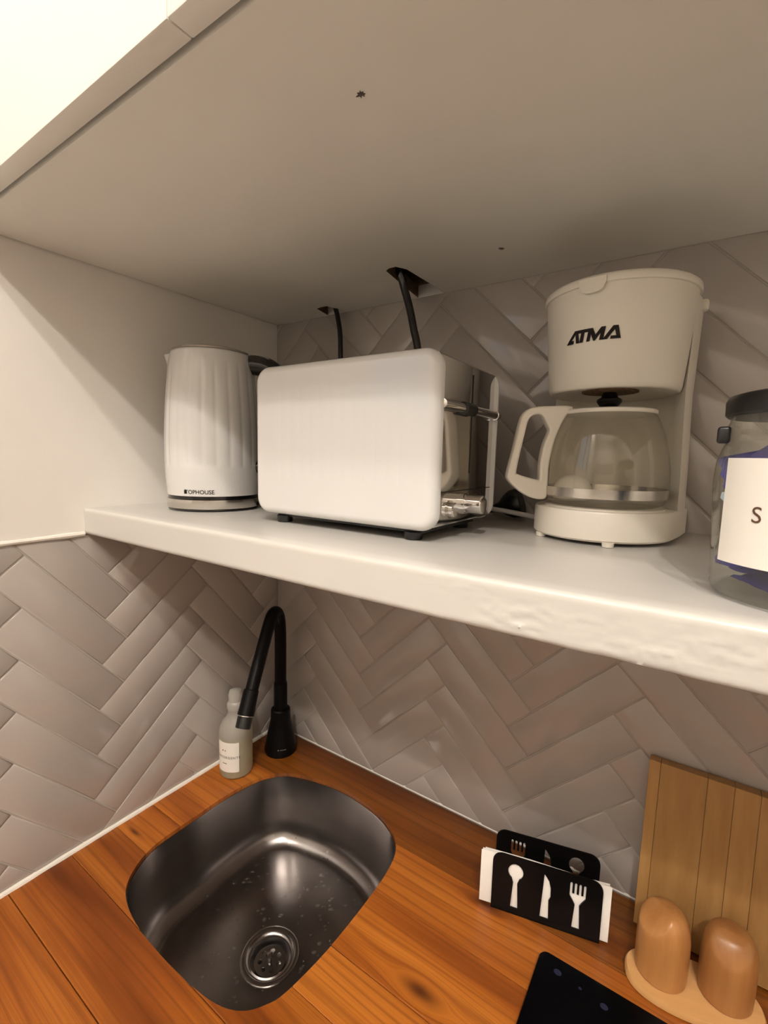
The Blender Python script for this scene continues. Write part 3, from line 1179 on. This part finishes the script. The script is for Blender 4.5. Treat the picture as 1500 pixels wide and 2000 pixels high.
mb.loft([[(-0.0205, 0.0, 0), (-0.0172, 0.0, 0), (-0.0172, 0.0046, 0), (-0.0188, 0.0062, 0), (-0.0205, 0.0046, 0)], [(-0.0205, 0.0, 0.0001), (-0.0172, 0.0, 0.0001), (-0.0172, 0.0046, 0.0001), (-0.0188, 0.0062, 0.0001), (-0.0205, 0.0046, 0.0001)]])
link('emblem', wrap(mb.mesh('emblem', False), KC, kr, radians(-54.5), 0.5300, 0.0004), 'print', kettle)

# ------------------------------------------------------------------ toaster
TX0, TX1, TZ0, TZ1 = 0.2640, 0.5125, 0.5160, 0.6885
TYF, TYB = -0.2820, -0.1280
toaster = thing('toaster', 'white two-slice toaster with mirrored end, in the middle of the shelf', 'toaster', ((TX0 + TX1) / 2, (TYF + TYB) / 2, ZS))
tcx, tcz = (TX0 + TX1) / 2, (TZ0 + TZ1) / 2


def shell(name, y_out, y_in, parent, flutes):
    """a thick enamel panel with soft edges; y_out is its outer face"""
    w, h, r = TX1 - TX0, TZ1 - TZ0, 0.019
    sg = 1 if y_in > y_out else -1
    loops = []
    R = 0.0090 if sg > 0 else 0.0055
    rr = lambda e: rrect(w - 2 * e, h - 2 * e, max(r - e, 0.004), 8)
    loops.append([(tcx + a, y_in, tcz + b) for a, b in rr(0.0006)])
    loops.append([(tcx + a, y_in - sg * 0.0006, tcz + b) for a, b in rr(0.0)])
    for k in range(0, 7):
        a_ = pi / 2 * k / 6
        e = R * (1 - cos(a_))
        y = y_out + sg * R * (1 - sin(a_))
        loops.append([(tcx + a, y, tcz + b) for a, b in rr(e)])
    return build(name, MB().loft(loops), 'enamel', parent, True, 40)


front = shell('front_shell', TYF, TYF + 0.012, toaster, True)
shell('back_shell', TYB, TYB - 0.0075, toaster, False)
# shallow flutes pressed in the front panel
for k in range(13):
    x = TX0 + 0.040 + k * 0.0145
    lp = []
    for a in range(9):
        t = a / 8
        xx = x + 0.012 * (t - 0.5)
        lp.append((xx, TYF - 0.00022 * sin(pi * t) - 0.00003))
    hi = TZ1 - 0.024
    mb = MB().loft([[(q[0], q[1] + 0.0004, TZ0 + 0.040) for q in lp], [(q[0], q[1], TZ0 + 0.046) for q in lp], [(q[0], q[1], hi - 0.006) for q in lp], [(q[0], q[1] + 0.0004, hi) for q in lp]], False, False, False)
    build('flute', mb, 'enamel', front)
EX = 0.5075          # mirrored end face
core = MB()
pts = lambda x, e: [(x, TYF + 0.012 - 0.002, TZ0 + 0.004 + e), (x, TYB - 0.0075 + 0.002, TZ0 + 0.004 + e), (x, TYB - 0.0075 + 0.002, TZ1 - 0.004 - e), (x, TYF + 0.012 - 0.002, TZ1 - 0.004 - e)]
core.loft([pts(TX0 + 0.008, 0.002), pts(TX0 + 0.010, 0), pts(EX - 0.002, 0), pts(EX, 0.002)])
build('chrome_core', core, 'chrome', toaster)
TYM = -0.1965
build('lever_slot', MB().box(EX - 0.001, EX + 0.0003, TYM - 0.0014, TYM + 0.0014, 0.5715, 0.6745), 'black', toaster, False)
for y0, y1 in ((-0.240, -0.214), (-0.183, -0.157)):
    build('bread_slot', MB().box(TX0 + 0.04, TX1 - 0.05, y0, y1, TZ1 - 0.0045, TZ1 - 0.0035), 'black', toaster, False)
build('seam', MB().box(EX - 0.001, EX + 0.0003, TYF + 0.012, TYB - 0.0075, 0.5535, 0.5545), 'black', toaster, False)
build('bottom_tray', MB().box(TX0 + 0.022, TX1 - 0.022, TYF + 0.018, TYB - 0.012, TZ0 - 0.004, TZ0 + 0.006), 'black', toaster, False)
LZ = 0.6375
lever = build('lever', MB().tube([(EX + 0.0034, y, LZ) for y in (-0.2715, -0.2710, -0.1410, -0.1405)], [0.0042, 0.0050, 0.0050, 0.0042], 22), 'chrome', toaster)
build('lever_cap', MB().tube([(EX + 0.0034, y, LZ) for y in (-0.1407, -0.1400, -0.1320, -0.1315)], [0.0044, 0.0056, 0.0056, 0.0046], 22), 'chrome', lever)
build('grip', MB().tube([(EX + 0.0034, y, LZ) for y in (-0.2265, -0.2255, -0.2025, -0.2015)], [0.0052, 0.0066, 0.0066, 0.0052], 18), 'black', lever)
build('lever_arm', MB().box(EX - 0.0005, EX + 0.0034, TYM - 0.0045, TYM + 0.0045, LZ - 0.0045, LZ + 0.0045), 'black', lever, False)
KY, KZ = -0.2060, 0.5395
knob = build('browning_knob', MB().tube([(x, KY, KZ) for x in (EX - 0.001, EX + 0.004, EX + 0.0042, EX + 0.0210, EX + 0.0222, EX + 0.0224)], [0.0112, 0.0112, 0.0098, 0.0098, 0.0088, 0.0070], 32), 'chrome', toaster)
build('button', MB().tube([(x, -0.2400, 0.5355) for x in (EX - 0.001, EX + 0.0055, EX + 0.0065)], [0.0072, 0.0072, 0.0060], 24), 'chrome', toaster)
build('button_ring', MB().tube([(x, -0.2400, 0.5355) for x in (EX - 0.001, EX + 0.001)], 0.0092, 24), 'dark_chrome', toaster)
for x in (0.2955, 0.4790):
    for y in (-0.262, -0.152):
        build('foot', MB().lathe([(0.0, ZS + 0.0004), (0.0088, ZS + 0.0004), (0.0095, ZS + 0.002), (0.0095, TZ0 - 0.003), (0.0, TZ0 - 0.003)], (x, y), 20, cap0=False, cap1=False), 'black', toaster)

# ------------------------------------------------------------------ coffee maker
CC = (0.6270, -0.1000)
coffee = thing('coffee_maker', 'cream drip coffee maker with a black logo, right of the toaster', 'coffee maker', (*CC, ZS))
ROT = radians(-9)
cr, sr = cos(ROT), sin(ROT)
W2 = lambda x, y, z: (CC[0] + x * cr - y * sr, CC[1] + x * sr + y * cr, z)   # front of the machine is -y


def dshape(r, yb, n=30, front=1.0):
    """round front, straight sides to a flat rear at yb"""
    pts = []
    for k in range(n + 1):
        a = pi + pi * k / n
        pts.append((r * cos(a), r * front * sin(a)))
    pts += [(r, yb * 0.5), (r - 0.002, yb), (-r + 0.002, yb), (-r, yb * 0.5)]
    return pts


def dl(r, yb, z, front=1.0):
    return [W2(x, y, z) for x, y in dshape(r, yb, 30, 1.10)]


ZB0, ZB1 = 0.5085, 0.5390
build('base', MB().loft([dl(0.0685, 0.066, ZB0), dl(0.0705, 0.0675, ZB0 + 0.002), dl(0.0705, 0.0675, ZB1 - 0.003), dl(0.0695, 0.067, ZB1 - 0.0008), dl(0.0675, 0.066, ZB1)]), 'cream', coffee)
build('warming_plate', MB().lathe([(0.0, ZB1 - 0.001), (0.0600, ZB1 - 0.001), (0.0600, ZB1 + 0.0014), (0.0580, ZB1 + 0.0018), (0.0, ZB1 + 0.0012)], (0.6275, -0.1120), 60, cap0=False, cap1=False), 'cream', coffee)
for x, y in ((-0.044, -0.056), (0.030, -0.070), (-0.05, 0.05), (0.05, 0.05)):
    q = W2(x, y, 0)
    hgt = ZS + 0.0004
    build('foot', MB().lathe([(0.0, hgt), (0.0052, hgt), (0.0058, ZB0 + 0.001), (0.0, ZB0 + 0.001)], q[:2], 14, cap0=False, cap1=False), 'cream', coffee)
# tower: concave towards the carafe
tw = []
RI = 0.0665
for k in range(25):
    a = radians(150 - 126 * k / 24)
    tw.append((RI * cos(a), RI * sin(a) + 0.0))
out_pts = [(0.0715, 0.012), (0.0722, 0.030), (0.069, 0.060), (0.060, 0.0755), (-0.060, 0.0755), (-0.069, 0.060), (-0.0722, 0.030), (-0.0715, 0.012)]
ZU = 0.659
ZL = 0.7545
tl = lambda z, s: [W2(x * s, y, z) for x, y in tw + out_pts]
build('tower', MB().loft([tl(ZB1 - 0.002, 0.975), tl(0.58, 0.965), tl(0.62, 0.945), tl(ZU + 0.001, 0.93), tl(0.70, 0.945), tl(ZL - 0.001, 0.965)]), 'cream', coffee, True, 50)
utab = [(ZU, 0.0643), (0.70, 0.0676), (ZL, 0.0715)]
ur = interp(utab)
us = lambda r: [W2(r * cos(2 * pi * k / 72), (r * sin(2 * pi * k / 72)) * (1.0 if sin(2 * pi * k / 72) < 0 else 1.04), 0) for k in range(72)]
ul = lambda r, z: [(p[0], p[1], z) for p in us(r)]
build('filter_housing', MB().loft([ul(0.020, ZU + 0.003), ul(0.0560, ZU + 0.002), ul(0.0605, ZU), ul(0.0632, ZU + 0.0012), ul(0.0645, ZU + 0.005), ul(0.0660, 0.68), ul(0.0691, 0.72), ul(0.0715, ZL), ul(0.07, ZL)]), 'cream', coffee, True, 50)
lid = build('lid', MB().loft([ul(0.0700, ZL - 0.0003), ul(0.0735, ZL), ul(0.0742, ZL + 0.002), ul(0.0738, ZL + 0.006), ul(0.071, ZL + 0.0085), ul(0.05, ZL + 0.010)]), 'cream', coffee, True, 50)
ft = -pi / 2 - 0.02 + ROT
tabm = []
for a in range(13):
    u = (a / 12 - 0.5) * 2
    ang = ft + u * 0.17
    drop = 0.0085 * (1 - abs(u) ** 3) ** 0.6 if abs(u) < 1 else 0
    tabm.append([(CC[0] + q * cos(ang), CC[1] + q * sin(ang), z) for q, z in ((0.0718, ZL + 0.005), (0.0758, ZL + 0.005), (0.0753, ZL - drop), (0.0717, ZL - drop))])
build('lid_tab', MB().loft(tabm), 'cream', lid, True, 40)
hx = W2(0.066, 0.052, 0)
rbox('hinge', (hx[0] - 0.006, hx[0] + 0.006, hx[1] - 0.005, hx[1] + 0.005, ZL - 0.009, ZL + 0.003), 0.0028, 'cream', lid)
vp = (CC[0] + 0.000, CC[1] - 0.012)
build('filter_recess', MB().loft([[(vp[0] + 0.0275 * cos(2 * pi * k / 40), vp[1] + 0.0275 * sin(2 * pi * k / 40), z) for k in range(40)] for z in (ZU + 0.0012, ZU + 0.004)]), 'chipboard', coffee)
build('drip_valve', MB().lathe([(0.0, 0.6435), (0.0070, 0.6435), (0.0105, 0.6475), (0.0125, 0.6505), (0.0122, 0.6530), (0.0085, 0.6550), (0.0060, 0.6610), (0.0, 0.6610)], vp, 32, cap0=False, cap1=False), 'black_gloss', coffee)


# logo built stroke by stroke: slanted heavy capitals
def logo_mesh():
    h = 0.0120
    sh = 0.30

    def S(x, y):
        return (x * h + y * h * sh * 0.6, y * h)
    polys = []
    A = [(0, 0), (0.62, 1.0), (0.92, 1.0), (1.22, 0.0), (0.92, 0.0), (0.735, 0.68), (0.48, 0.26), (0.70, 0.26), (0.70, 0.0)]
    T = [(0.86, 1.0), (1.86, 1.0), (1.86, 0.74), (1.52, 0.74), (1.52, 0.0), (1.22, 0.0), (1.22, 0.74), (0.95, 0.74)]
    Mm = [(1.80, 0.0), (1.80, 1.0), (2.14, 1.0), (2.44, 0.46), (2.76, 1.0), (3.10, 1.0), (3.10, 0.0), (2.80, 0.0), (2.80, 0.52), (2.50, 0.0), (2.36, 0.0), (2.08, 0.52), (2.08, 0.0)]
    A2 = [(3.04, 0), (3.62, 1.0), (3.98, 1.0), (4.36, 0.0), (3.60, 0.0), (3.60, 0.24), (3.98, 0.24), (3.80, 0.70), (3.38, 0.0)]
    for L in (A, T, Mm, A2):
        polys.append([S(x - 2.18, y) for x, y in L])
    v, f = [], []
    bm = bmesh.new()
    for i, pl in enumerate(polys):
        vs_ = [bm.verts.new((x, y, 0.00003 * i)) for x, y in pl]
        fc = bm.faces.new(vs_)
    bmesh.ops.triangulate(bm, faces=bm.faces)
    bmesh.ops.subdivide_edges(bm, edges=bm.edges[:], cuts=2, use_grid_fill=True)
    me = bpy.data.meshes.new('lettering')
    bm.to_mesh(me)
    bm.free()
    return me


lm = wrap(logo_mesh(), CC, ur, radians(-100), 0.7030, 0.0006, False)
link('lettering', lm, 'print', coffee)

# carafe on the plate
GC = (0.6275, -0.1120)
ZG = ZB1 + 0.0022
carafe = thing('coffee_carafe', 'glass coffee carafe with cream handle standing on the coffee maker', 'carafe', (*GC, ZG))
gprof = [(0.0, ZG), (0.0500, ZG), (0.0560, ZG + 0.002), (0.0600, ZG + 0.006), (0.0612, ZG + 0.013), (0.0622, ZG + 0.026), (0.0614, ZG + 0.041), (0.0585, ZG + 0.058), (0.0540, ZG + 0.076), (0.0482, ZG + 0.090), (0.0450, ZG + 0.0955)]
pp = bez([(r, 0, z) for r, z in gprof[1:]], 5)
gp = [(0.0, ZG)] + [(p.x, p.z) for p in pp]
build('glass_bowl', MB().lathe(gp, GC, 72, cap0=False, cap1=False), 'glass', carafe, True, 60)
build('steel_band', MB().lathe([(0.0614, ZG + 0.0095), (0.0619, ZG + 0.0095), (0.0626, ZG + 0.0190), (0.0620, ZG + 0.0190)], GC, 72, cap0=False, cap1=False), 'bright_steel', carafe)
glid = build('lid', MB().lathe([(0.0, ZG + 0.0955), (0.0455, ZG + 0.0955), (0.0460, ZG + 0.0965), (0.0460, ZG + 0.0990), (0.0445, ZG + 0.1000), (0.014, ZG + 0.1000), (0.011, ZG + 0.097), (0.0, ZG + 0.097)], GC, 56, cap0=False, cap1=False), 'cream', carafe)
HS = lambda L: [(0.062 + (r - 0.062) * 0.78, z + (0.0025 if z > 0.6 else 0.0)) for r, z in L]
ho = closed_smooth(HS([(0.036, 0.6400), (0.060, 0.6402), (0.0850, 0.6385), (0.0960, 0.6330), (0.1010, 0.6220), (0.1070, 0.5980), (0.1135, 0.5730), (0.1120, 0.5660), (0.0980, 0.5560), (0.0820, 0.5490), (0.0660, 0.5475), (0.0630, 0.5530), (0.0632, 0.5720), (0.0628, 0.5850), (0.0585, 0.6040), (0.0520, 0.6200), (0.0440, 0.6330)]), 4)
hh = closed_smooth(HS([(0.0730, 0.6345), (0.0860, 0.6345), (0.0940, 0.6285), (0.0985, 0.6130), (0.1068, 0.5760), (0.1030, 0.5700), (0.0860, 0.5660), (0.0720, 0.5640), (0.0695, 0.5680), (0.0695, 0.5860), (0.0660, 0.6020), (0.0600, 0.6160), (0.0640, 0.6240)]), 4)
me = curve_fill('handle', [ho, hh], 0.014, 0.0022)
haz = radians(-149)
hdir, hside = Vector((cos(haz), sin(haz), 0)), Vector((-sin(haz), cos(haz), 0))
for v in me.vertices:
    r, z, t = v.co
    v.co = Vector((GC[0], GC[1], z)) + hdir * r + hside * t
smooth_mesh(me)
me.materials.clear()
link('handle', me, 'cream', carafe)
# scoop lying in the carafe
sc = (0.5990, -0.1265)
scoop = build('coffee_scoop', MB().lathe([(0.0, ZG + 0.0035), (0.016, ZG + 0.0035), (0.0195, ZG + 0.006), (0.0205, ZG + 0.012), (0.0190, ZG + 0.020), (0.0150, ZG + 0.0265), (0.008, ZG + 0.0305), (0.0, ZG + 0.0315)], sc, 36, cap0=False, cap1=False), 'cream')
tag(scoop, 'rounded white scoop lying inside the glass coffee carafe', 'scoop')

# ------------------------------------------------------------------ plug and cord behind the toaster
plug = thing('power_plug', 'black power plug with white cord on the shelf beside the coffee maker', 'plug', (0.498, -0.040, ZS))
PC = Vector((0.503, -0.034, ZS + 0.0215))
pd = Vector((0.80, 0.10, 0.25)).normalized()
build('plug_body', MB().tube([PC - pd * 0.026, PC - pd * 0.018, PC - pd * 0.010, PC - pd * 0.002, PC + pd * 0.006, PC + pd * 0.012, PC + pd * 0.013], [0.0055, 0.0075, 0.0150, 0.0195, 0.0205, 0.0195, 0.0150], 24), 'black', plug, True, 60)
build('cord', MB().tube(bez([(0.470, -0.068, ZS + 0.017), (0.500, -0.064, ZS + 0.0145), (0.530, -0.062, ZS + 0.011), (0.552, -0.062, ZS + 0.008), (0.5585, -0.06, ZS + 0.008)], 6), 0.0032, 12), 'white_cord', plug, True, 60)
build('strain_relief', MB().tube([PC - pd * 0.040, PC - pd * 0.025], [0.0035, 0.0058], 14), 'black', plug)

# ------------------------------------------------------------------ cables coming out of the cabinet notches
c1 = bez([(0.166, -0.022, H2 + 0.05), (0.1670, -0.022, H2 + 0.012), (0.1735, -0.022, H2 - 0.012), (0.1795, -0.022, H2 - 0.040), (0.1815, -0.022, H2 - 0.075), (0.182, -0.022, 0.70), (0.184, -0.025, 0.58), (0.187, -0.040, ZS + 0.02), (0.184, -0.08, ZS + 0.0055), (0.17, -0.13, ZS + 0.0045), (0.1600, -0.1810, ZS + 0.0045)], 6)
o = build('power_cable', MB().tube(c1, 0.0042, 12), 'black', None, True, 60)
tag(o, 'thin black cable hanging from the left notch, behind the kettle', 'cable')
c2 = bez([(0.341, -0.095, H2 + 0.05), (0.3415, -0.090, H2 + 0.012), (0.3450, -0.083, H2 - 0.010), (0.3540, -0.080, H2 - 0.040), (0.3625, -0.080, H2 - 0.072), (0.3700, -0.080, 0.735), (0.379, -0.082, 0.66), (0.384, -0.086, 0.58), (0.386, -0.09, ZS + 0.03), (0.3875, -0.105, ZS + 0.010), (0.388, -0.132, ZS + 0.0105)], 6)
o = build('power_cable', MB().tube(c2, 0.0060, 14, 0.55), 'black_gloss', None, True, 60)
tag(o, 'thick black flat cable hanging from the right notch, behind the toaster', 'cable')

# ------------------------------------------------------------------ glass jar with sachets
JC = (0.779, -0.286)
jar = thing('glass_jar', 'large glass jar with black lid and white label at the right shelf end', 'jar', (*JC, ZS))
jp = [(0.0, ZS + 0.0004), (0.0480, ZS + 0.0004), (0.0525, ZS + 0.002), (0.0540, ZS + 0.0055), (0.0530, ZS + 0.0085), (0.0543, ZS + 0.011), (0.0550, ZS + 0.03), (0.0568, ZS + 0.060), (0.0574, ZS + 0.074), (0.0568, ZS + 0.084), (0.0545, ZS + 0.0925), (0.0520, ZS + 0.0985), (0.0512, ZS + 0.104), (0.0525, ZS + 0.107), (0.0515, ZS + 0.110), (0.0520, ZS + 0.118)]
ji = [(r - 0.0030, z) for r, z in reversed(jp[7:])] + [(0.0515, ZS + 0.03), (0.0505, ZS + 0.012), (0.046, ZS + 0.008), (0.0, ZS + 0.007)]
build('glass_body', MB().lathe(jp, JC, 72, cap0=False, cap1=False), 'jar_glass', jar, True, 50)
jlid = build('lid', MB().lathe([(0.0, ZS + 0.1125), (0.0530, ZS + 0.1125), (0.0545, ZS + 0.1140), (0.0548, ZS + 0.1220), (0.0535, ZS + 0.1250), (0.050, ZS + 0.1262), (0.0, ZS + 0.1255)], JC, 64, cap0=False, cap1=False), 'black', jar)
la = radians(-171)
q = Vector((JC[0] + 0.0545 * cos(la), JC[1] + 0.0545 * sin(la), 0))
rbox('clasp', (q.x - 0.004, q.x + 0.003, q.y - 0.006, q.y + 0.006, ZS + 0.096, ZS + 0.1065), 0.0018, 'black', jlid)
jl = build('label', cyl_patch(JC, 0.0578, radians(-152), radians(-72), 0.5292, 0.5915, 28, 0.0003), 'paper', jar)
st = wrap(text_mesh('S', 0.0132, 0.0, 0.0, 1.0), JC, lambda z: 0.0578, radians(-128.5), 0.5552, 0.0006)
for v in st.vertices:
    pass
link('lettering', st, 'brown_print', jl)


def sachet_mesh(w, h, seed):
    r = random.Random(seed)
    nx, ny = 12, 9
    bm = bmesh.new()
    def surf(sgn):
        g = []
        for j in range(ny + 1):
            row = []
            for i in range(nx + 1):
                u, v = i / nx, j / ny
                x, y = (u - 0.5) * w, (v - 0.5) * h
                if j in (0, ny):
                    y += (0.0012 if i % 2 else -0.0004) * (1 if j else -1)
                puff = (sin(pi * u) * sin(pi * v)) ** 0.6 if 0 < i < nx and 0 < j < ny else 0
                z = 0.0022 * puff * sgn + 0.0016 * noise.noise(Vector((x * 90, y * 90, seed * 3.7))) + 0.0025 * sin(u * 2.4 + seed)
                row.append(bm.verts.new((x, y, z)))
            g.append(row)
        for j in range(ny):
            for i in range(nx):
                bm.faces.new((g[j][i], g[j][i + 1], g[j + 1][i + 1], g[j + 1][i]))
    surf(1)
    surf(-1)
    bmesh.ops.remove_doubles(bm, verts=bm.verts, dist=0.00001)
    bmesh.ops.recalc_face_normals(bm, faces=bm.faces)
    me = bpy.data.meshes.new('sachet')
    bm.to_mesh(me)
    bm.free()
    smooth_mesh(me, 60)
    return me


shapes = [sachet_mesh(0.046, 0.034, k) for k in range(5)]
for s in shapes:
    s.materials.append(M['purple'])
pale = sachet_mesh(0.040, 0.030, 9)
pale.materials.append(M['pale_sachet'])
rg = random.Random(21)
k = 0
for layer in list(range(13)) + [0.4, 1.4, 2.4, 3.4, 4.4, 5.4, 6.4, 7.4]:
    back = layer != int(layer)
    off = rg.uniform(0.016, 0.0205) if back else rg.uniform(0.004, 0.019) if layer > 5 else rg.uniform(0.016, 0.0215)
    a = radians(rg.uniform(-40, 100)) if back else rg.uniform(0, 2 * pi) if layer > 5 else radians(rg.uniform(-188, -135))
    me = shapes[int(layer) % 5]
    o = bpy.data.objects.new('sachet', me)
    o.location = (JC[0] + off * cos(a), JC[1] + off * sin(a), ZS + 0.0100 + 0.0054 * layer)
    o.rotation_euler = (rg.uniform(-0.30, 0.30), rg.uniform(-0.26, 0.26), rg.uniform(0, pi))
    COL.objects.link(o)
    tag(o, 'shiny purple pinked-edge sachet lying in the glass jar', 'sachet', 'purple sachets in the glass jar')
side = Vector((cos(radians(170)), sin(radians(170)), 0))
toward = Vector((cos(radians(-100)), sin(radians(-100)), 0))
for lat, dep, z, roll, me in ((0.0330, 0.004, ZS + 0.069, 0.25, shapes[1]), (0.0320, -0.010, ZS + 0.034, -0.2, shapes[2]), (0.0305, 0.012, ZS + 0.050, 0.30, pale), (0.0100, 0.012, ZS + 0.082, 0.7, shapes[3])):
    o = bpy.data.objects.new('sachet', me)
    ez = (toward + Vector((0, 0, 0.15)) - side * 0.15).normalized()
    ex = ez.cross(Vector((0, 0, 1))).normalized()
    ey = ez.cross(ex)
    mt = Matrix((ex, ey, ez)).transposed() @ Matrix.Rotation(roll + pi / 2, 3, 'Z')
    q = Vector((JC[0], JC[1], z)) + side * lat + toward * dep
    o.matrix_basis = Matrix.Translation(q) @ mt.to_4x4()
    COL.objects.link(o)
    if me is pale:
        tag(o, 'pale blue sachet standing against the left side of the jar', 'sachet')
    else:
        tag(o, 'shiny purple pinked-edge sachet lying in the glass jar', 'sachet', 'purple sachets in the glass jar')
